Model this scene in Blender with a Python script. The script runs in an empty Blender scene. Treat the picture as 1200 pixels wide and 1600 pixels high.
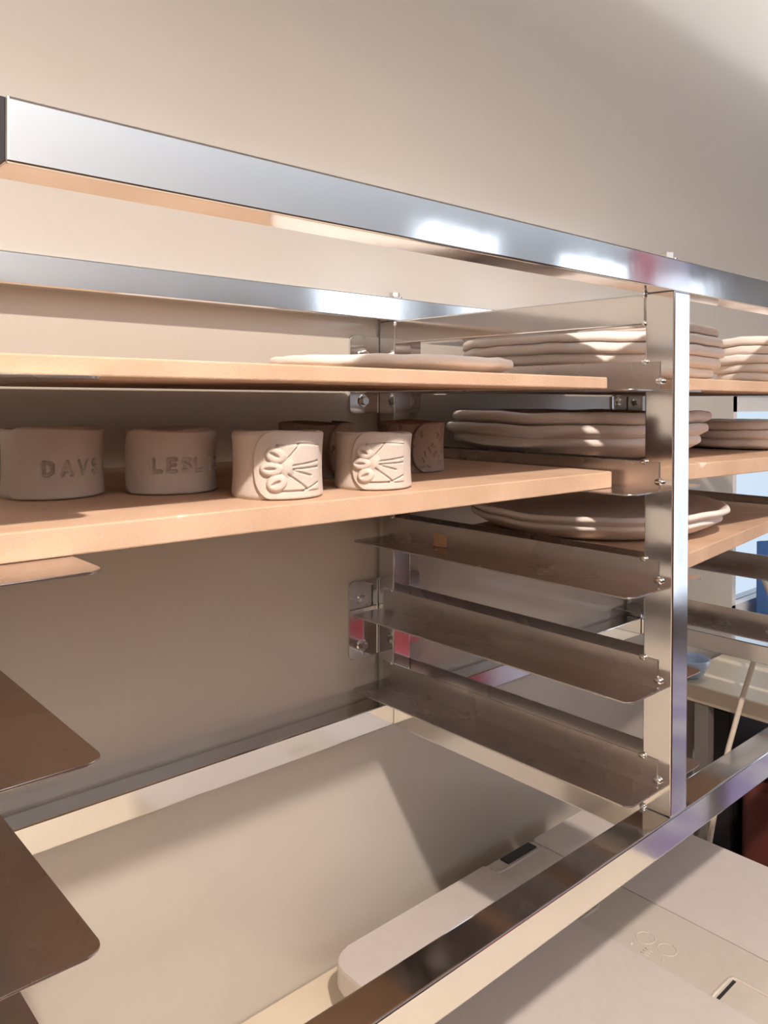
import bpy, bmesh, math, random
from mathutils import Vector, Matrix
random.seed(4)
MM = 0.001
sc = bpy.context.scene
COL = sc.collection

# ------------------------------------------------------------------ camera, world, light, exposure
F_PX, CY = 1241.9, 638.0
cam_d = bpy.data.cameras.new('camera'); cam = bpy.data.objects.new('camera', cam_d); COL.objects.link(cam)
cam_d.sensor_fit = 'AUTO'; cam_d.sensor_width = 36; cam_d.lens = F_PX / 1600 * 36
cam_d.shift_y = -(800 - CY) / 1600
cam_d.clip_start = 0.01
yaw, pitch, roll = math.radians(48.16), math.radians(0.5175), math.radians(0.2216)
fw = Vector((math.cos(yaw), math.sin(yaw), 0)); rt = Vector((math.sin(yaw), -math.cos(yaw), 0)); up = Vector((0, 0, 1))
f2 = fw * math.cos(pitch) - up * math.sin(pitch); u2 = up * math.cos(pitch) + fw * math.sin(pitch)
r3 = rt * math.cos(roll) + u2 * math.sin(roll); u3 = u2 * math.cos(roll) - rt * math.sin(roll)
CAM = Vector((-3.3, -371.9, -134.2))
M = Matrix((( r3.x, u3.x, -f2.x, CAM.x * MM), (r3.y, u3.y, -f2.y, CAM.y * MM), (r3.z, u3.z, -f2.z, CAM.z * MM), (0, 0, 0, 1)))
cam.matrix_world = M
sc.camera = cam

sc.view_settings.view_transform = 'Standard'; sc.view_settings.look = 'None'
sc.view_settings.gamma = 1; sc.view_settings.use_curve_mapping = False
sc.view_settings.exposure = -0.08

w = bpy.data.worlds.new('sky'); sc.world = w; w.use_nodes = True
bg = w.node_tree.nodes['Background']; bg.inputs[0].default_value = (0.70, 0.84, 1.0, 1); bg.inputs[1].default_value = 1.3

def area(name, loc, rot, sx, sy, power, col):
    l = bpy.data.lights.new(name, 'AREA'); l.shape = 'RECTANGLE'; l.size = sx; l.size_y = sy
    l.energy = power; l.color = col
    o = bpy.data.objects.new(name, l); COL.objects.link(o); o.location = loc; o.rotation_euler = rot
    return o
# warm ceiling downlight (key)
KEY = (-0.165, -1.065, 1.035)
kl = bpy.data.lights.new('downlight_lamp', 'POINT'); kl.energy = 185; kl.color = (1.0, 0.865, 0.755); kl.shadow_soft_size = 0.03
ko = bpy.data.objects.new('downlight_lamp', kl); COL.objects.link(ko); ko.location = KEY
# daylight through the three windows of the front wall
WINX = ((2.75, 3.35), (3.95, 4.65), (5.12, 5.80))
WINZ = ((200, 760), (200, 760), (-1560, 760))
for (a, b), (c, d) in zip(WINX, WINZ):
    area('window_daylight', ((a + b) / 2, -2.46, (c + d) / 2000), (math.radians(90), 0, 0), b - a, (d - c) / 1000, 7 * (b - a) * (d - c) / 900, (0.80, 0.90, 1.0))
# unseen fill lights added under the ceiling, to brighten upper wall and front wall
area('added_ceiling_fill', (1.5, 0.12, 1.09), (0, 0, 0), 5.8, 0.42, 15, (1.0, 0.96, 0.90))
area('added_ceiling_fill', (2.2, -2.25, 1.09), (0, 0, 0), 6.4, 0.35, 20, (0.84, 0.92, 1.0))

# ------------------------------------------------------------------ materials
def mat(name, col, rough=0.5, metal=0.0, spec=0.5, col2=None, nscale=30, ndet=3, bump=0, bscale=200, rvar=0, contrast=(0.35, 0.65), coat=0, stretch=None, coatr=0.1, col3=None):
    m = bpy.data.materials.new(name); m.use_nodes = True
    nt = m.node_tree; b = nt.nodes['Principled BSDF']
    b.inputs['Base Color'].default_value = (*col, 1); b.inputs['Roughness'].default_value = rough
    b.inputs['Metallic'].default_value = metal; b.inputs['Specular IOR Level'].default_value = spec
    if coat: b.inputs['Coat Weight'].default_value = coat; b.inputs['Coat Roughness'].default_value = coatr
    tc = nt.nodes.new('ShaderNodeTexCoord'); src = tc.outputs['Object']
    if stretch:
        mp = nt.nodes.new('ShaderNodeMapping'); mp.inputs['Scale'].default_value = stretch
        nt.links.new(src, mp.inputs[0]); src = mp.outputs[0]
    def noise(s, d=3):
        n = nt.nodes.new('ShaderNodeTexNoise'); n.inputs['Scale'].default_value = s; n.inputs['Detail'].default_value = d
        nt.links.new(src, n.inputs['Vector']); return n
    if col2:
        n = noise(nscale, ndet); r = nt.nodes.new('ShaderNodeValToRGB')
        r.color_ramp.elements[0].position = contrast[0]; r.color_ramp.elements[1].position = contrast[1]
        r.color_ramp.elements[0].color = (*col, 1); r.color_ramp.elements[1].color = (*col2, 1)
        if col3:
            e = r.color_ramp.elements.new(.715); e.color = (*col2, 1)
            e = r.color_ramp.elements.new(.745); e.color = (*col3, 1)
        nt.links.new(n.outputs[0], r.inputs[0]); nt.links.new(r.outputs[0], b.inputs['Base Color'])
    if rvar:
        n = noise(9, 4); mr = nt.nodes.new('ShaderNodeMapRange')
        mr.inputs['From Min'].default_value = .35; mr.inputs['From Max'].default_value = .7
        mr.inputs['To Min'].default_value = rough; mr.inputs['To Max'].default_value = rough + rvar
        nt.links.new(n.outputs[0], mr.inputs[0]); nt.links.new(mr.outputs[0], b.inputs['Roughness'])
    if bump:
        n = noise(bscale, 4); bp = nt.nodes.new('ShaderNodeBump'); bp.inputs['Strength'].default_value = bump
        bp.inputs['Distance'].default_value = 0.001
        nt.links.new(n.outputs[0], bp.inputs['Height']); nt.links.new(bp.outputs[0], b.inputs['Normal'])
    return m
STEEL = mat('polished_stainless_steel', (.74, .735, .735), .07, 1, rvar=.06, bump=.25, bscale=7)
SATIN = mat('satin_stainless_steel', (.56, .525, .515), .26, 1, rvar=.03)
WELD = mat('weld_bead_metal', (.85, .85, .85), .12, 1)
MDF = mat('raw_mdf_board', (.56, .375, .255), .75, col2=(.67, .47, .335), col3=(.86, .74, .62), nscale=14, ndet=8, bump=.4, bscale=600)
CLAY = mat('dry_grey_clay', (.50, .43, .385), .85, col2=(.56, .49, .44), nscale=25, ndet=5, bump=.35, bscale=350)
PALECLAY = mat('pale_grey_clay', (.60, .525, .465), .8, col2=(.66, .58, .52), nscale=25, ndet=5, bump=.35, bscale=350)
BROWNCLAY = mat('brown_clay', (.30, .225, .185), .85, col2=(.35, .27, .225), nscale=25, ndet=5, bump=.35, bscale=350)
PALE = mat('dry_pale_clay', (.84, .76, .71), .85, col2=(.90, .82, .77), nscale=18, ndet=5, bump=.3, bscale=300)
WALL = mat('satin_cream_paint', (.54, .50, .45), .42, spec=.5, col2=(.56, .52, .47), nscale=3, bump=.05, bscale=120, coat=.8, coatr=.13)
COUNTER = mat('cream_counter', (.74, .64, .50), .35, col2=(.77, .67, .53), nscale=8)
PLASTIC = mat('pale_grey_plastic', (.60, .55, .52), .38, col2=(.62, .57, .54), nscale=60, bump=.1, bscale=900)
PLASTIC2 = mat('putty_grey_plastic', (.56, .51, .45), .42, col2=(.58, .53, .47), nscale=60, bump=.1, bscale=900)
WHITE = mat('white_ceiling_paint', (.80, .80, .80), .8)
ROOMW = mat('room_wall_paint', (.30, .27, .25), .8)
WOOD = mat('brown_floor_boards', (.10, .052, .032), .35, col2=(.16, .088, .055), nscale=3, ndet=6, stretch=(1, 9, 1))
BLACK = mat('black_plastic', (.018, .016, .018), .4)
GREYM = mat('grey_painted_steel', (.20, .18, .16), .45, metal=.2)
MAROON = mat('maroon_leather', (.14, .035, .028), .45, bump=.4, bscale=250)
CORDM = mat('white_cord_plastic', (.72, .62, .52), .45)
PINK = mat('dusty_pink_fabric', (.52, .12, .15), .9)
RUG = mat('pale_lilac_rug', (.52, .44, .74), .95, col2=(.90, .88, .92), nscale=4.0, contrast=(.45, .55), bump=.5, bscale=300)
PALEBLUE = mat('pale_blue_glaze', (.45, .56, .75), .25)
FRONTW = mat('pale_blue_grey_wall_paint', (.58, .62, .66), .8)
LILAC = mat('lilac_fabric', (.78, .72, .95), .9)
BLUE = mat('blue_fabric', (.06, .16, .42), .9)
FRAME = mat('white_window_frame', (.75, .75, .75), .4)
GLASS = bpy.data.materials.new('window_glass'); GLASS.use_nodes = True
gb = GLASS.node_tree.nodes['Principled BSDF']; gb.inputs['Transmission Weight'].default_value = 1; gb.inputs['Roughness'].default_value = 0; gb.inputs['IOR'].default_value = 1.1
def emis(name, col, s):
    m = bpy.data.materials.new(name); m.use_nodes = True; b = m.node_tree.nodes['Principled BSDF']
    b.inputs['Emission Color'].default_value = (*col, 1); b.inputs['Emission Strength'].default_value = s; return m
LAMPG = emis('lit_lamp_glass', (1, .85, .65), 6)

# ------------------------------------------------------------------ helpers
def obj(name, bm, m, parent=None, smooth=False, org=(0, 0, 0)):
    """org in mm: the mesh is written in world millimetres and stored relative to org"""
    me = bpy.data.meshes.new(name)
    O = Vector(org)
    for v in bm.verts: v.co = (v.co - O) * MM
    bmesh.ops.recalc_face_normals(bm, faces=bm.faces)
    bm.to_mesh(me); bm.free(); me.materials.append(m)
    if smooth:
        for p in me.polygons: p.use_smooth = True
    o = bpy.data.objects.new(name, me); COL.objects.link(o)
    if parent: o.parent = parent
    else: o.location = O * MM
    return o
def thing(name, label, cat, loc=(0, 0, 0), group=None):
    o = bpy.data.objects.new(name, None); o.empty_display_size = .02; COL.objects.link(o); o.location = Vector(loc) * MM
    o['label'] = label; o['category'] = cat
    if group: o['group'] = group
    return o
def tag(o, label, cat, group=None):
    o['label'] = label; o['category'] = cat
    if group: o['group'] = group
    return o
def struct(name, bm, m, **k):
    o = obj(name, bm, m, **k)
    if o.parent is None: o['kind'] = 'structure'
    return o
def box(x0, x1, y0, y1, z0, z1, bev=0, seg=2, bm=None):
    nb = bmesh.new()
    bmesh.ops.create_cube(nb, size=1)
    for v in nb.verts:
        v.co = Vector(((x0 + x1) / 2 + v.co.x * (x1 - x0), (y0 + y1) / 2 + v.co.y * (y1 - y0), (z0 + z1) / 2 + v.co.z * (z1 - z0)))
    if bev: bmesh.ops.bevel(nb, geom=nb.edges[:], offset=bev, segments=seg, affect='EDGES', profile=.5)
    if bm is None: return nb
    me = bpy.data.meshes.new('t'); nb.to_mesh(me); nb.free(); bm.from_mesh(me); bpy.data.meshes.remove(me)
    return bm
def prism(pts, z0, z1, bev=0, bm=None, seg=2):
    nb = bmesh.new()
    lo = [nb.verts.new((x, y, z0)) for x, y in pts]; hi = [nb.verts.new((x, y, z1)) for x, y in pts]
    n = len(pts)
    nb.faces.new(lo[::-1]); top = nb.faces.new(hi)
    for i in range(n): nb.faces.new((lo[i], lo[(i + 1) % n], hi[(i + 1) % n], hi[i]))
    if bev:
        es = [e for e in nb.edges if abs(e.verts[0].co.z - e.verts[1].co.z) < 1e-6]
        bmesh.ops.bevel(nb, geom=es, offset=bev, segments=seg, affect='EDGES', profile=.5)
    if bm is None: return nb
    me = bpy.data.meshes.new('t'); nb.to_mesh(me); nb.free(); bm.from_mesh(me); bpy.data.meshes.remove(me)
    return bm
def rrect(x0, x1, y0, y1, rs, n=8):
    """rs radii: (x0y0, x1y0, x1y1, x0y1)"""
    P = []
    for (cx, cy, a0, r) in ((x0, y0, 180, rs[0]), (x1, y0, 270, rs[1]), (x1, y1, 0, rs[2]), (x0, y1, 90, rs[3])):
        if r <= 0: P.append((cx, cy)); continue
        ox = cx + (r if cx == x0 else -r); oy = cy + (r if cy == y0 else -r)
        for k in range(n + 1):
            a = math.radians(a0 + 90 * k / n); P.append((ox + r * math.cos(a), oy + r * math.sin(a)))
    return P
def tube(pts, r, n=10, bm=None):
    bm = bm or bmesh.new(); rings = []
    for i, p in enumerate(pts):
        p = Vector(p); a = Vector(pts[max(0, i - 1)]); b = Vector(pts[min(len(pts) - 1, i + 1)]); d = (b - a).normalized()
        u = d.orthogonal().normalized() if i == 0 else (rings_u - d * rings_u.dot(d)).normalized()
        rings_u = u; v = d.cross(u)
        rings.append([bm.verts.new(p + (u * math.cos(2 * math.pi * k / n) + v * math.sin(2 * math.pi * k / n)) * r) for k in range(n)])
    for a, b in zip(rings, rings[1:]):
        for k in range(n): bm.faces.new((a[k], a[(k + 1) % n], b[(k + 1) % n], b[k]))
    bm.faces.new(rings[0][::-1]); bm.faces.new(rings[-1])
    return bm
def blob(c, r, bm=None, sq=(1, 1, 1)):
    bm = bm or bmesh.new()
    bmesh.ops.create_icosphere(bm, subdivisions=2, radius=1, matrix=Matrix.Translation(Vector(c)) @ Matrix.Diagonal((r * sq[0], r * sq[1], r * sq[2], 1)))
    return bm
def cyl(c, r, h, axis='z', n=24, r2=None, bm=None):
    bm = bm or bmesh.new()
    R = {'z': Matrix.Identity(4), 'y': Matrix.Rotation(math.radians(90), 4, 'X'), 'x': Matrix.Rotation(math.radians(90), 4, 'Y')}[axis]
    bmesh.ops.create_cone(bm, cap_ends=True, segments=n, radius1=r, radius2=r if r2 is None else r2, depth=h, matrix=Matrix.Translation(Vector(c)) @ R)
    return bm

# ------------------------------------------------------------------ setting
WY = 419
X0, X1, YB, ZF, ZC = -2000, 6000, -2500, -1740, 1100
struct('floor', box(X0 - 100, X1 + 100, YB - 100, WY + 100, ZF - 50, ZF), WOOD)
struct('ceiling', box(X0 - 100, X1 + 100, YB - 100, WY + 100, ZC, ZC + 50), WHITE)
struct('wall_left', box(X0 - 60, X0, YB, WY, ZF, ZC), ROOMW)
struct('wall_right', box(X1, X1 + 60, YB, WY, ZF, ZC), ROOMW)
WX0, WX1, WZ0, WZ1 = 1738, 2900, -630, -115
bm = box(X0, WX0, WY, WY + 60, ZF, ZC); box(WX1, X1, WY, WY + 60, ZF, ZC, bm=bm)
box(WX0, WX1, WY, WY + 60, ZF, WZ0, bm=bm); box(WX0, WX1, WY, WY + 60, WZ1, ZC, bm=bm)
struct('wall_back', bm, WALL)
bm = box(WX0, WX1, WY + 10, WY + 55, WZ0, WZ0 + 40); box(WX0, WX1, WY + 10, WY + 55, WZ1 - 40, WZ1, bm=bm)
box(WX0, WX0 + 40, WY + 10, WY + 55, WZ0, WZ1, bm=bm); box(WX1 - 40, WX1, WY + 10, WY + 55, WZ0, WZ1, bm=bm)
box(2300, 2340, WY + 10, WY + 55, WZ0, WZ1, bm=bm)
wf = struct('window_1', bm, FRAME)
g = obj('window_glass', box(WX0 + 40, WX1 - 40, WY + 30, WY + 34, WZ0 + 40, WZ1 - 40), GLASS, wf)
# front wall behind the viewer, with three windows
edges = [X0] + [v * 1000 for ab in WINX for v in ab] + [X1]
bm = bmesh.new()
for i in range(0, len(edges), 2): box(edges[i], edges[i + 1], YB - 60, YB, ZF, ZC, bm=bm)
for (a, b), (c, d) in zip(WINX, WINZ):
    box(a * 1000, b * 1000, YB - 60, YB, ZF, c, bm=bm); box(a * 1000, b * 1000, YB - 60, YB, d, ZC, bm=bm)
struct('wall_front', bm, FRONTW)
bm = bmesh.new()
for i in range(0, len(edges), 2): box(edges[i] + 1, edges[i + 1] - 1, YB, YB + 20, ZF, 340, 3, bm=bm)
struct('trim_3', bm, WOOD)
for i, ((a, b), (c, d)) in enumerate(zip(WINX, WINZ)):
    a *= 1000; b *= 1000
    bm = box(a, b, YB - 50, YB - 10, c, c + 40); box(a, b, YB - 50, YB - 10, d - 40, d, bm=bm)
    box(a, a + 35, YB - 50, YB - 10, c, d, bm=bm); box(b - 35, b, YB - 50, YB - 10, c, d, bm=bm)
    box((a + b) / 2 - 15, (a + b) / 2 + 15, YB - 50, YB - 10, c, d, bm=bm)
    wi = struct('window_%d' % (i + 2), bm, FRAME)
    obj('window_glass', box(a + 35, b - 35, YB - 32, YB - 28, c + 40, d - 40), GLASS, wi)
# unseen beam added in front of the downlight, it keeps the lamp off the top of the wall
struct('light_baffle', box(X0, X1, -930, -900, 955, ZC), WHITE)
struct('trim_2', box(X0, 1700, WY - 6, WY, ZF, ZF + 90), FRAME)

dl = thing('ceiling_downlight', 'round ceiling downlight above and in front of the rack', 'lamp', (-165, -1065, ZC))
bm = bmesh.new(); n = 40
prof = [(52, ZC), (60, ZC - 4), (60, ZC - 8), (46, ZC - 8), (44, ZC - 1)]
rg = [[bm.verts.new((-165 + r * math.cos(2 * math.pi * k / n), -1065 + r * math.sin(2 * math.pi * k / n), z)) for k in range(n)] for r, z in prof]
for a, b in zip(rg, rg[1:]):
    for k in range(n): bm.faces.new((a[k], a[(k + 1) % n], b[(k + 1) % n], b[k]))
obj('trim_ring', bm, FRAME, dl, org=(-165, -1065, ZC))
obj('lens', cyl((-165, -1065, ZC - 2), 44, 3), LAMPG, dl, org=(-165, -1065, ZC))

# ------------------------------------------------------------------ counter under the rack
ZT = -854
ct = thing('counter', 'cream topped counter along the wall below the steel rack', 'counter', (-400, 40, ZF)); CO = (-400, 40, ZF)
obj('counter_top', box(X0 + 2, 1150, -330, WY - 1, ZT - 36, ZT, 3), COUNTER, ct, False, CO)
obj('cabinet', box(X0 + 2, 1135, -290, WY - 8, ZF + .5, ZT - 36.2), ROOMW, ct, False, CO)

# ------------------------------------------------------------------ the rack
D = 385; HB = -524.5
XL0, XL1 = 72, 102          # left post
XM0, XM1 = 692.6, 722.6     # middle post
XR0, XR1 = 1300, 1330       # right post
LV = [-122.3, -217.8, -311.2, -406, -500.8]
rack = thing('shelf_rack', 'polished stainless steel tray rack bolted to the cream wall, with angle runners', 'rack', (692, 200, HB))
RO = (692, 200, HB)
def part(name, bm, m=STEEL, par=rack, smooth=False): return obj(name, bm, m, par, smooth, RO)
T = 30; B = 1.6
def rail(*a): return part('rail', box(*a, B, 3))
rail(106, 1330, 0, T, -T, 0); rail(72, 1330, D, D + T, -T, 0)
part('dark_gap_block', box(102.2, 106, 1, T - 1, -T + 1, -1), BLACK)  # black block added for the dark gap between rail end and left post
rail(72, 1330, 0, T, HB - T, HB); rail(72, 1330, D, D + T, HB - T, HB)
for x in (XL0, XM0, XR0):
    rail(x, x + 30, T, D, -60, -T - .2) if x != XL0 else rail(x, x + 30, T, D, -60, -T - .2)
    rail(x, x + 30, T, D, HB - T, HB)
    for y in (0, D):
        top = -T if not (x == XL0 and y == 0) else 0
        part('post', box(x, x + 30, y, y + T, HB, top, B, 3))
def runner(xp, s):
    """xp: the post face, s = +1 the flange reaches to +x"""
    for z in LV:
        bm = bmesh.new()
        xa, xb = (xp, xp + s * 1.5) if s > 0 else (xp + s * 1.5, xp)
        box(xa, xb, 14, 404, z, z + 27, bm=bm)
        W = 54
        if s > 0: P = rrect(xp, xp + W, 11, 407, (0, 9, 9, 0))
        else: P = rrect(xp - W, xp, 11, 407, (9, 0, 0, 9))
        prism(P, z - 1.5, z, .4, bm)
        r = obj('runner', bm, SATIN, rack, False, RO)
        for (y, zz, q) in ((13.5, z + 8, 3.2), (29.5, z + 26.5, 2.6), (387, z + 26, 1.8)):
            obj('weld_bead', blob((xp + s * 1.6, y, zz), q, None, (.8, 1.5, 1.1)), WELD, r, True, RO)
runner(XL1, 1); runner(XM0, -1); runner(XM1, 1); runner(XR0, -1)
for x in (XM0,):
    for c in ((x - .5, 30.5, -32), (x - .5, 30.5, -59), (x + .3, 30.5, HB - 3), (x - .5, 28, HB + 1), (x - .5, 33, HB + 1), (x - .5, 385, -34)):
        part('weld_bead', blob(c, 2.2, None, (1, 1, 1.4)), WELD, smooth=True)
for x, y in ((XM0 + 12, 15), (XM0 + 12, D + 14), (XR0 + 12, 15), (XR0 + 12, D + 14)):
    b = bmesh.new(); cyl((x, y, 1.2), 10, 2.4, bm=b); cyl((x, y, 5), 7, 6, n=6, bm=b); part('bolt', b)
for xc in (XM0 + 15, XR0 + 15, XL0 + 15):
    for zc in (-100, -418):
        bm = bmesh.new()
        # flat plate on the wall, its corners rounded
        P = [(xc + a, b) for a, b in rrect(-64, 62, zc - 50, zc + 50, (6, 6, 6, 6))]
        nb = prism([(x, z) for x, z in P], 0, 3, .6)
        for v in nb.verts: v.co = Vector((v.co.x, WY - .3 - v.co.z, v.co.y))
        br = obj('wall_bracket', nb, STEEL, rack, False, RO)
        for sx in (-42, 40):
            for sz in (26, -34):
                b = bmesh.new(); cyl((xc + sx, WY - 4, zc + sz), 8, 1.6, 'y', bm=b); cyl((xc + sx, WY - 6.5, zc + sz), 5.5, 5, 'y', 6, bm=b)
                obj('bolt', b, WELD, br, False, RO)

# ------------------------------------------------------------------ boards
def board(name_label, FL, FR, depth, z0, th, rise=0, group='MDF boards resting on the runners'):
    a = Vector(FL); b = Vector(FR); d = (b - a).normalized(); nrm = Vector((-d.y, d.x))
    L = (b - a).length
    pts = [a + d * x + nrm * y for x, y in rrect(0, L, 0, depth, (5, 5, 5, 5), 4)]
    bm = prism([tuple(p) for p in pts], z0, z0 + th, 1.0)
    for v in bm.verts: v.co.z += rise * (v.co.x - a.x) / L
    o = obj('mdf_board', bm, MDF, org=(a.x, a.y, z0))
    tag(o, name_label, 'board', group); return o
board('upper bare MDF board on the left, carrying a single pale clay plate', (108, 31), (633, 31), 373, -122.1, 10.3)
board('MDF board on the left with six small clay pots standing on it', (108, 56), (681, 56), 347, -217.6, 15.7)
board('top MDF board of the right bay, under two tall stacks of pale plates', (727, 16), (1293, 16), 385, -122.1, 12)
board('middle MDF board of the right bay, under two stacks of three plates', (727, 50), (1293, 20), 340, -217.6, 17)
board('lowest MDF board of the right bay, under the two wide shallow plates', (727, 30), (1290, 108), 285, -311, 16)

# ------------------------------------------------------------------ plates
def plate(label, cx, cy, z, R, h, tz, seed, group=None, m=PALE, wav=1.0, wseed=None):
    """h: how far the underside flares up, tz: thickness of the slab"""
    rnd = random.Random(seed); n = 144
    har = [(k, rnd.uniform(-1, 1), rnd.uniform(0, 6.28)) for k in (2, 3, 4, 5, 7, 9, 13, 17)]
    own = [(k, .22 * rnd.uniform(-1, 1), rnd.uniform(0, 6.28)) for k in (2, 3, 5, 7, 11, 16, 23)]
    r2 = random.Random(wseed if wseed is not None else seed)
    shared = [(k, r2.uniform(-1, 1), r2.uniform(0, 6.28)) for k in (2, 3, 5, 7, 11, 16, 23)]
    def fr(a): return sum(c * math.sin(k * a + p) / k ** .8 for k, c, p in har)
    def fz(a): return sum(c * math.sin(k * a + p) / k ** .55 for k, c, p in shared + own)
    prof = [(0, 0, 0), (.45, 0, 0), (.70, 0, 0), (.76, .03, .05), (.84, .25, .35), (.92, .6, .7), (.975, .88, 1), (.996, 1, 1)]
    P = [(q, zz * h, w) for q, zz, w in prof] + [(1.0, h + tz * .3, 1), (.997, h + tz * .65, 1), (.985, h + tz * .9, 1), (.97, .97 * h + tz, 1)] + \
        [(q, zz * h + tz, w) for q, zz, w in ((.92, .62, .7), (.84, .27, .35), (.76, .04, .05), (.70, .0, 0), (.45, 0, 0), (0, 0, 0))]
    bm = bmesh.new(); rings = []
    for q, zz, wv in P:
        if q == 0: rings.append([bm.verts.new((cx, cy, z + zz))]); continue
        ring = []
        for k in range(n):
            a = 2 * math.pi * k / n
            rr = q * R * (1 + .020 * wav * fr(a) * (.2 + .8 * wv))
            ring.append(bm.verts.new((cx + rr * math.cos(a), cy + rr * math.sin(a), z + max(0, zz + wav * 1.5 * fz(a) * wv))))
        rings.append(ring)
    for a, b in zip(rings, rings[1:]):
        for k in range(n):
            if len(a) == 1: bm.faces.new((a[0], b[(k + 1) % n], b[k]))
            elif len(b) == 1: bm.faces.new((a[k], a[(k + 1) % n], b[0]))
            else: bm.faces.new((a[k], a[(k + 1) % n], b[(k + 1) % n], b[k]))
    o = obj('clay_plate', bm, m, smooth=True, org=(cx, cy, z))
    return tag(o, label, 'plate', group)
plate('single pale clay plate with ragged rim, alone on the upper left board', 515, 196, -111.6, 116, 9, 8, 1)
def stack(cx, cy, z, R, h, step, n, seed, group, where, m=PALE, gap=1.6):
    words = {3: ['bottom', 'middle', 'top'], 5: ['bottom', 'second from bottom', 'middle', 'second from top', 'top'], 2: ['lower', 'upper']}[n]
    rnd = random.Random(seed)
    for i in range(n):
        plate('%s plate %s' % (words[i], where), cx + rnd.uniform(-3, 3), cy + rnd.uniform(-3, 3), z + i * step, R * (rnd.uniform(.99, 1.015) if i else .955), h, step - gap, seed * 10 + i, group, m, wseed=seed)
stack(892, 228, -109.9, 160, 7, 12.3, 5, 3, 'plates of the tall stack by the middle post', 'of the wide stack of five behind the middle post')
stack(1185, 100, -109.9, 92, 6, 12.3, 5, 4, 'plates of the tall stack at right edge', 'in the stack of five at the right edge of the photo')
stack(874, 236, -200.4, 164, 17, 14.5, 3, 5, 'three flared plates on the middle board', 'of three flared plates behind the middle post', gap=5)
stack(1188, 150, -200.4, 105, 6, 12.0, 3, 6, 'three plates on the middle board at right edge', 'in the stack of three at the right edge of the photo')
stack(893, 222, -294.8, 165, 17, 10.5, 2, 7, 'two shallow plates on the lowest board', 'of the two wide shallow plates on the lowest board', gap=4.5)

# ------------------------------------------------------------------ clay pots
def seg_d(px, py, a, b):
    ax, ay = a; bx, by = b; dx, dy = bx - ax, by - ay; L = dx * dx + dy * dy
    t = max(0, min(1, ((px - ax) * dx + (py - ay) * dy) / L)) if L else 0
    return math.hypot(px - ax - t * dx, py - ay - t * dy)
LET = {  # strokes in a 6 x 9 cell
 'D': [((0, 0), (0, 9)), ((0, 9), (3, 9)), ((3, 9), (5.5, 7)), ((5.5, 7), (5.5, 2)), ((5.5, 2), (3, 0)), ((3, 0), (0, 0))],
 'A': [((0, 0), (3, 9)), ((3, 9), (6, 0)), ((1.2, 3), (4.8, 3))],
 'V': [((-.4, 9), (3.2, 0)), ((3.2, 0), (6.8, 9))],
 'S': [((5.5, 7.8), (3.5, 9)), ((3.5, 9), (1, 8.6)), ((1, 8.6), (.3, 6.6)), ((.3, 6.6), (1.5, 5.0)), ((1.5, 5.0), (4.5, 4)), ((4.5, 4), (5.7, 2.3)), ((5.7, 2.3), (4.8, .4)), ((4.8, .4), (2.4, 0)), ((2.4, 0), (.3, 1.2))],
 'L': [((0, 9), (0, 0)), ((0, 0), (5, 0))],
 'E': [((0, 0), (0, 9)), ((0, 9), (5, 9)), ((0, 4.6), (4.2, 4.6)), ((0, 0), (5, 0))],
 'I': [((2.5, 0), (2.5, 9))]}
def text_fn(word, s0, z0, pitch_, sc_=1.0):
    S = []
    for i, ch in enumerate(word):
        for a, b in LET[ch]:
            S.append(((s0 + i * pitch_ + a[0] * sc_, z0 + a[1] * sc_), (s0 + i * pitch_ + b[0] * sc_, z0 + b[1] * sc_)))
    lo = min(min(a[0], b[0]) for a, b in S) - 3; hi = max(max(a[0], b[0]) for a, b in S) + 3
    def f(s, z):
        if not (lo < s < hi and z0 - 3 < z < z0 + 13): return 0
        d = min(seg_d(s, z, a, b) for a, b in S)
        return -3.3 * max(0, min(1, (1.3 - d) / .45)) + .3 * max(0, 1 - abs(d - 2.0) / .6)
    return f
def bow_fn(sx, zc, k=1.0):
    """a ribbon bow with three loops on the left and a spreading skirt on the right, modelled in relief"""
    loops = [(-9, 8.2, 6.2, 5.0, -0.6), (-11.5, -1, 6.8, 4.7, 0), (-8.2, -10.6, 6.0, 5.4, 0.6)]
    lines = [((-3, 4), (6, 15)), ((2, 1.0), (24, 3.6)), ((2, -1.5), (24, -.6)), ((-1, -5), (13, -16)), ((3, -2.6), (16, -6.5)), ((-8, 15), (6, 16)), ((6, 16), (24, 15)), ((-5, -16.5), (10, -16.5)), ((10, -16.5), (24, -11.5))]
    def f(s, z):
        s = (s - sx) / k; z = (z - zc) / k
        if s < -20 or s > 26 or abs(z) > 20: return 0
        h = 0
        if s > -8:                                     # skirt panel
            e = min(s + 8, 25 - s, 16.5 - z, z + 17)
            h = max(h, 1.1 * max(0, min(1, e / .8)))
        d = math.hypot((s + 1.5) / 6, z / 9)
        h = max(h, 2.8 * max(0, 1 - d * d))
        for lx, lz, a, b, t in loops:
            x = (s - lx) * math.cos(t) + (z - lz) * math.sin(t); y = -(s - lx) * math.sin(t) + (z - lz) * math.cos(t)
            q = math.hypot(x / a, y / b)
            if q < 1.15:
                ring = 3.3 * math.sqrt(max(0, 1 - ((max(q, .6) - .6) / .52) ** 2))
                sl = math.hypot((x + a * .12) / a, y / b * 2.1)
                ring -= 2.4 * max(0, min(1, (.62 - sl) / .3))
                h = max(h, ring)
        for a, b in lines:
            dd = seg_d(s, z, a, b)
            h -= 1.6 * max(0, min(1, (.9 - dd) / .5))
        return h
    return f
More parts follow.
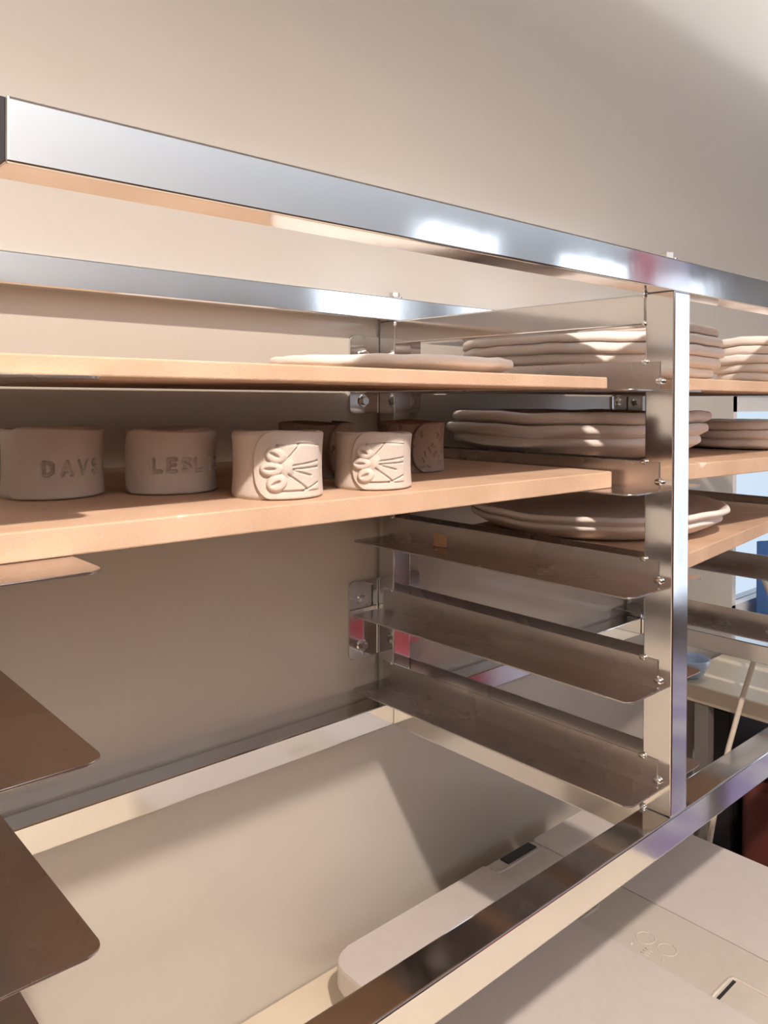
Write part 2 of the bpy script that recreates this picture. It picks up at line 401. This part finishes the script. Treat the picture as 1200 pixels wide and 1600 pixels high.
def strokes_fn(seed, H):
    rnd = random.Random(seed); S = []
    for i in range(150):
        s = rnd.uniform(-106, 106); z = rnd.uniform(3, H - 3); a = rnd.uniform(-1.2, 1.2) + math.pi / 2; L = rnd.uniform(2, 5)
        S.append(((s, z), (s + L * math.cos(a), z + L * math.sin(a))))
    def f(s, z):
        d = min((seg_d(s, z, a, b) for a, b in S if abs(a[0] - s) < 7), default=9)
        return -1.3 * max(0, min(1, (1.0 - d) / .7))
    return f
def pot(label, cx, cy, z, R, H, flap, fn, m=CLAY, bodyfn=None, seed=0, group='small slab built clay pots on the board', waist=1.2):
    face = math.atan2(CAM.y - cy, CAM.x - cx)
    rnd = random.Random(seed); ph = rnd.uniform(0, 6)
    def rad(zz, a=0): 
        t = zz / H * 2 - 1
        return R - waist * (1 - t * t) + .5 * math.sin(2 * a + ph) + .35 * math.sin(3 * a + 2 * ph)
    def topz(a): return H + .9 * math.sin(a + ph) + .5 * math.sin(3 * a + ph)
    root = thing('clay_pot', label, 'pot', (cx, cy, z), group)
    O = (cx, cy, z)
    n = 200 if bodyfn else 96; nz = 44 if bodyfn else 14
    bm = bmesh.new(); rings = []
    def ring(r_fn, z_fn, n_=None):
        out = []
        for k in range(n):
            a = 2 * math.pi * k / n; r = r_fn(a); out.append(bm.verts.new((cx + r * math.cos(a + face), cy + r * math.sin(a + face), z + z_fn(a))))
        return out
    rings.append([bm.verts.new((cx, cy, z))])
    for i in range(nz + 1):
        t = i / nz
        def rf(a, t=t):
            s = (a if a < math.pi else a - 2 * math.pi) * R
            e = -.9 * (1 - min(1, t * 20)) - .9 * (1 - min(1, (1 - t) * 20))
            return rad(t * H, a) + e + (bodyfn(s, t * H) if bodyfn else 0)
        rings.append(ring(rf, lambda a, t=t: t * topz(a)))
    rings.append(ring(lambda a: rad(H, a) - 3.6, lambda a: topz(a) - .3))
    rings.append(ring(lambda a: rad(H * .5, a) - 4.5, lambda a: H * .5))
    rings.append(ring(lambda a: R - 5, lambda a: 4))
    rings.append([bm.verts.new((cx, cy, z + 4))])
    for a, b in zip(rings, rings[1:]):
        for k in range(n):
            if len(a) == 1: bm.faces.new((a[0], b[(k + 1) % n], b[k]))
            elif len(b) == 1: bm.faces.new((a[k], a[(k + 1) % n], b[0]))
            else: bm.faces.new((a[k], a[(k + 1) % n], b[(k + 1) % n], b[k]))
    obj('pot_body', bm, m, root, True, O)
    if flap is not None:
        # outer lap of the slab: starts in a rounded end at arc position flap (mm, right positive) and runs to the right
        s1 = R * 2.6; ns, nzz = 300, 110
        bm = bmesh.new(); G = []
        for j in range(nzz + 1):
            t = j / nzz; row = []
            zz0 = t
            e = abs(2 * t - 1) ** 2.6
            st = flap + (1 - math.sqrt(max(0, 1 - e))) * 15
            for i in range(ns + 1):
                u = i / ns; s = st + (s1 - st) * (u ** 1.15)
                ang = s / R
                zt = topz(-ang) + .2
                zz = .2 + t * (zt - .2)
                edge = min(s - st, min(t, 1 - t) * H * .8, (s1 - s) * .3)
                th = 3.5 * math.sqrt(max(0, 1 - (1 - min(1, edge / 1.6)) ** 2)) - .8 * (edge <= 0)
                h = th + (fn(s, zz) if fn and edge > 1.0 else 0)
                r = rad(zz, -ang) + h
                a = face + ang
                row.append(bm.verts.new((cx + r * math.cos(a), cy + r * math.sin(a), z + zz)))
            G.append(row)
        for j in range(nzz):
            for i in range(ns): bm.faces.new((G[j][i], G[j][i + 1], G[j + 1][i + 1], G[j + 1][i]))
        obj('overlapping_flap', bm, m, root, True, O)
    return root
ZB = -201.8
pot('grey clay pot stamped DAVS, cut by the left edge of the photo', 197, 207, ZB, 33.5, 48, -33, text_fn('DAVS', -4, 17, 11.0, .95), seed=1)
pot('grey clay pot stamped LESLIE, second from the left', 274.6, 180, ZB, 31.5, 46.5, -37, text_fn('LESLIE', -10.4, 17, 9.9, .95), seed=2)
pot('larger pale grey clay pot with a bow in relief, third from the left', 319, 105, ZB, 32, 46, -15, bow_fn(9, 22.5, .98), PALECLAY, seed=3)
pot('pinkish clay pot with a bow in relief, in front of the textured pots', 409, 104, ZB, 30, 43, -15, bow_fn(4, 21.5, .90), PALECLAY, seed=4)
pot('brown textured clay pot half hidden behind the two bow pots', 426, 201, ZB, 32, 48, 12, strokes_fn(15, 48), BROWNCLAY, strokes_fn(5, 48), seed=5)
pot('brown clay pot with scratched leaf texture, rearmost beside the steel post', 534, 191, ZB, 31, 48, 2, strokes_fn(16, 48), BROWNCLAY, strokes_fn(6, 48), seed=6)

# ------------------------------------------------------------------ lidded bins on the counter
ZL = -783
def bin_(label, x0, x1, y0, y1, rs, panel):
    t = thing('storage_bin', label, 'bin', ((x0 + x1) / 2, (y0 + y1) / 2, ZT), 'grey plastic bins on the counter')
    O = ((x0 + x1) / 2, (y0 + y1) / 2, ZT)
    obj('bin_body', prism(rrect(x0 + 12, x1 - 12, y0 + 12, y1 - 12, (18, 18, 18, 18)), ZT, ZL - 20), PLASTIC2, t, False, O)
    obj('lid', prism(rrect(x0, x1, y0, y1, rs), ZL - 24, ZL, 2.5, seg=3), PLASTIC2 if panel else PLASTIC, t, False, O)
    return t, O
bt, O = bin_('wide grey storage bin with a raised lid panel and an embossed double ring emblem', 560, 941, -127, 353, (30, 6, 6, 30), True)
lid = [c for c in bt.children if c.name.startswith('lid')][0]
obj('raised_panel', prism(rrect(560.5, 836, -126.5, 352.5, (30, 2, 2, 30)), ZL - 6, ZL + 3.5, 2.2, seg=3), PLASTIC, lid, False, O)
def ringtube(c, r, t, n=36): return [(c[0] + r * math.cos(2 * math.pi * k / n), c[1] + r * math.sin(2 * math.pi * k / n), c[2]) for k in range(n + 1)]
bm = bmesh.new(); 
for y in (128, 100): tube(ringtube((873, y, ZL), 11, 0), .8, 6, bm)
for y in (134, 94): blob((851, y, ZL), 1.6, bm)
for dx in (-5, 0, 5): tube([(851 + dx, 119, ZL), (851 + dx, 109, ZL)], .8, 6, bm)
tube([(845, 114, ZL), (857, 114, ZL)], .6, 6, bm)
obj('embossed_emblem', bm, PLASTIC2, lid, True, O)
def latch(y0, y1):
    bm = bmesh.new()
    P = [(838, y1, ZL + .4), (878, y1, ZL + .4), (884, y1 - 2, ZL + .4), (886, y1 - 8, ZL + .4), (886, y0 + 8, ZL + .4), (884, y0 + 2, ZL + .4), (878, y0, ZL + .4), (838, y0, ZL + .4)]
    tube(P, 2.0, 8, bm)
    o = obj('latch_recess', bm, PLASTIC2, lid, True, O)
    obj('latch_slot', box(842, 882, y1 - 7, y1 - 3.5, ZL - .5, ZL + .5), BLACK, lid, False, O)
latch(-60, 29); latch(199, 288)
obj('rear_clip', box(868, 932, 336, 351, ZL - 1, ZL + 2, .8), BLACK, lid, False, O)
obj('rear_ridge', tube([(842, 344, ZL + .5), (838, 338, ZL + .5), (840, 332, ZL + .5), (850, 330, ZL + .5), (938, 330, ZL + .5)], 2, 8), PLASTIC, lid, True, O)
bin_('narrow grey lidded storage bin right of the wide bin, beside the dark gap', 943, 1135, -127, 353, (6, 14, 14, 6), False)

# ------------------------------------------------------------------ table right of the rack, and what is stored below it
tb = thing('side_table', 'cream topped table with grey legs right of the rack', 'table', (1800, 200, ZF)); TO = (1800, 200, ZF)
obj('table_top', box(1421, 2500, -330, 395, -696, -663, 3), COUNTER, tb, False, TO)
for x in (1424, 2460):
    for y in (320, -320): obj('leg', box(x, x + 26, y, y + 26, ZF, -696.5, 1.5), GREYM, tb, False, TO)
obj('lower_shelf', box(1424, 2486, -300, 350, -1130, -1105, 2), GREYM, tb, False, TO)
k = thing('storage_crate', 'black plastic crate against the wall under the side table', 'crate', (1730, 367, -1105)); KO = (1730, 367, -1105)
bm = box(1570, 1890, 342, 392, -1104, -752, 6); obj('crate_body', bm, BLACK, k, False, KO)
obj('crate_rim', box(1562, 1898, 336, 394, -752, -736, 4), BLACK, k, False, KO)
k = thing('leather_bag', 'maroon leather bag on the shelf under the side table', 'bag', (1675, 275, -1104)); KO = (1675, 275, -1104)
bm = box(1560, 1790, 225, 325, -1104, -880, 30, 4); obj('bag_body', bm, MAROON, k, True, KO)
obj('handle', tube([(1620, 275, -885), (1630, 275, -860), (1670, 275, -848), (1710, 275, -860), (1720, 275, -885)], 6), MAROON, k, True, KO)
def unproj(px, py, depth):
    a = (px - 600) / F_PX; b = -(py - CY) / F_PX
    return tuple(CAM + (f2 + r3 * a + u3 * b) * depth)
cp = [unproj(1215, 960, 1395), unproj(1182, 1020, 1390), unproj(1160, 1090, 1385), unproj(1138, 1170, 1380), unproj(1122, 1240, 1370), unproj(1106, 1330, 1360), unproj(1096, 1420, 1350)]
cp = [Vector(p) for p in cp]
x, y, z = cp[-1]; cp += [Vector((x, y, -1100)), Vector((x + 2, y - 10, ZF + 20)), Vector((x + 60, y - 60, ZF + 5))]
cp.insert(0, cp[0] + Vector((30, 40, 60)))
tag(obj('power_cord', tube(cp, 4.5), CORDM, smooth=True), 'white cord hanging in front of the side table edge', 'cord')

# ------------------------------------------------------------------ furnishings added out of view behind the viewer, for the steel to reflect
def curtain(x0, x1, m, label):  # unseen curtains, added as coloured streaks in the steel reflections
    bm = bmesh.new(); n = 80; rows = []
    for zz in (-1600, 900):
        rows.append([bm.verts.new((x0 + (x1 - x0) * i / n, YB + 60 + 22 * math.sin(i * .9), zz)) for i in range(n + 1)])
    for i in range(n): bm.faces.new((rows[0][i], rows[0][i + 1], rows[1][i + 1], rows[1][i]))
    tb_ = obj('curtain', bm, m, smooth=True, org=((x0 + x1) / 2, YB + 60, -1600))
    md = tb_.modifiers.new('s', 'SOLIDIFY'); md.thickness = .004
    tag(tb_, label, 'curtain')
curtain(5330, 5425, LILAC, 'narrow lilac curtain added for the steel to reflect, in front of the tall window behind the viewer')
curtain(4720, 5060, PINK, 'pink curtain added for the steel to reflect, between the windows behind the viewer')

rug = obj('reflection_rug', prism(rrect(1300, 4600, -2350, -520, (20, 20, 20, 20)), ZF + .5, ZF + 14, 3), RUG, org=(2950, -1400, ZF))  # unseen rug, added to lighten the reflections in post and bottom rail
tag(rug, 'pale lilac rug added for the steel to reflect, on the floor behind the viewer', 'rug')
ac = thing('armchair', 'dusty pink armchair added for the steel to reflect, on the lilac rug behind the viewer', 'chair', (2330, -1500, ZF + 14)); AO = (2330, -1500, ZF + 14)  # unseen chair, added to give the wall bracket its pink reflection
obj('seat', box(2010, 2650, -1800, -1200, ZF + 130, ZF + 430, 40, 4), PINK, ac, True, AO)
obj('backrest', box(2010, 2650, -1930, -1790, ZF + 130, ZF + 860, 40, 4), PINK, ac, True, AO)
for x in (1900, 2650): obj('armrest', box(x, x + 110, -1930, -1200, ZF + 130, ZF + 620, 35, 4), PINK, ac, True, AO)
for x in (1930, 2690):
    for y in (-1900, -1250): obj('leg', box(x, x + 40, y, y + 40, ZF + 14, ZF + 131, 4), WOOD, ac, False, AO)

prof = [(0, 0), (26, 0), (30, 3), (48, 16), (58, 34), (61, 46), (59, 47), (55, 35), (44, 18), (26, 6), (0, 5)]
bm = bmesh.new(); n = 48; rg = []
for r, z in prof:
    r *= .62; z *= .8
    rg.append([bm.verts.new((1455, 372, -662.6 + z))] if r == 0 else [bm.verts.new((1455 + r * math.cos(2 * math.pi * k / n), 372 + r * math.sin(2 * math.pi * k / n), -662.6 + z)) for k in range(n)])
for a, b in zip(rg, rg[1:]):
    for k in range(n):
        if len(a) == 1: bm.faces.new((a[0], b[(k + 1) % n], b[k]))
        elif len(b) == 1: bm.faces.new((a[k], a[(k + 1) % n], b[0]))
        else: bm.faces.new((a[k], a[(k + 1) % n], b[(k + 1) % n], b[k]))
tag(obj('bowl', bm, PALEBLUE, smooth=True, org=(1455, 372, -662.6)), 'pale blue bowl on the back corner of the side table', 'bowl')
bm = bmesh.new(); rows = []
for zz in (-655, -450):
    rows.append([bm.verts.new((1822 + 5 * i, WY - 18 + 6 * math.sin(i * .5), zz)) for i in range(60)])
for i in range(59): bm.faces.new((rows[0][i], rows[0][i + 1], rows[1][i + 1], rows[1][i]))
bl = obj('window_cloth', bm, BLUE, smooth=True, org=(1822, WY - 18, -655)); md = bl.modifiers.new('s', 'SOLIDIFY'); md.thickness = .002
tag(bl, 'blue cloth hanging at the window right of the rack', 'cloth')
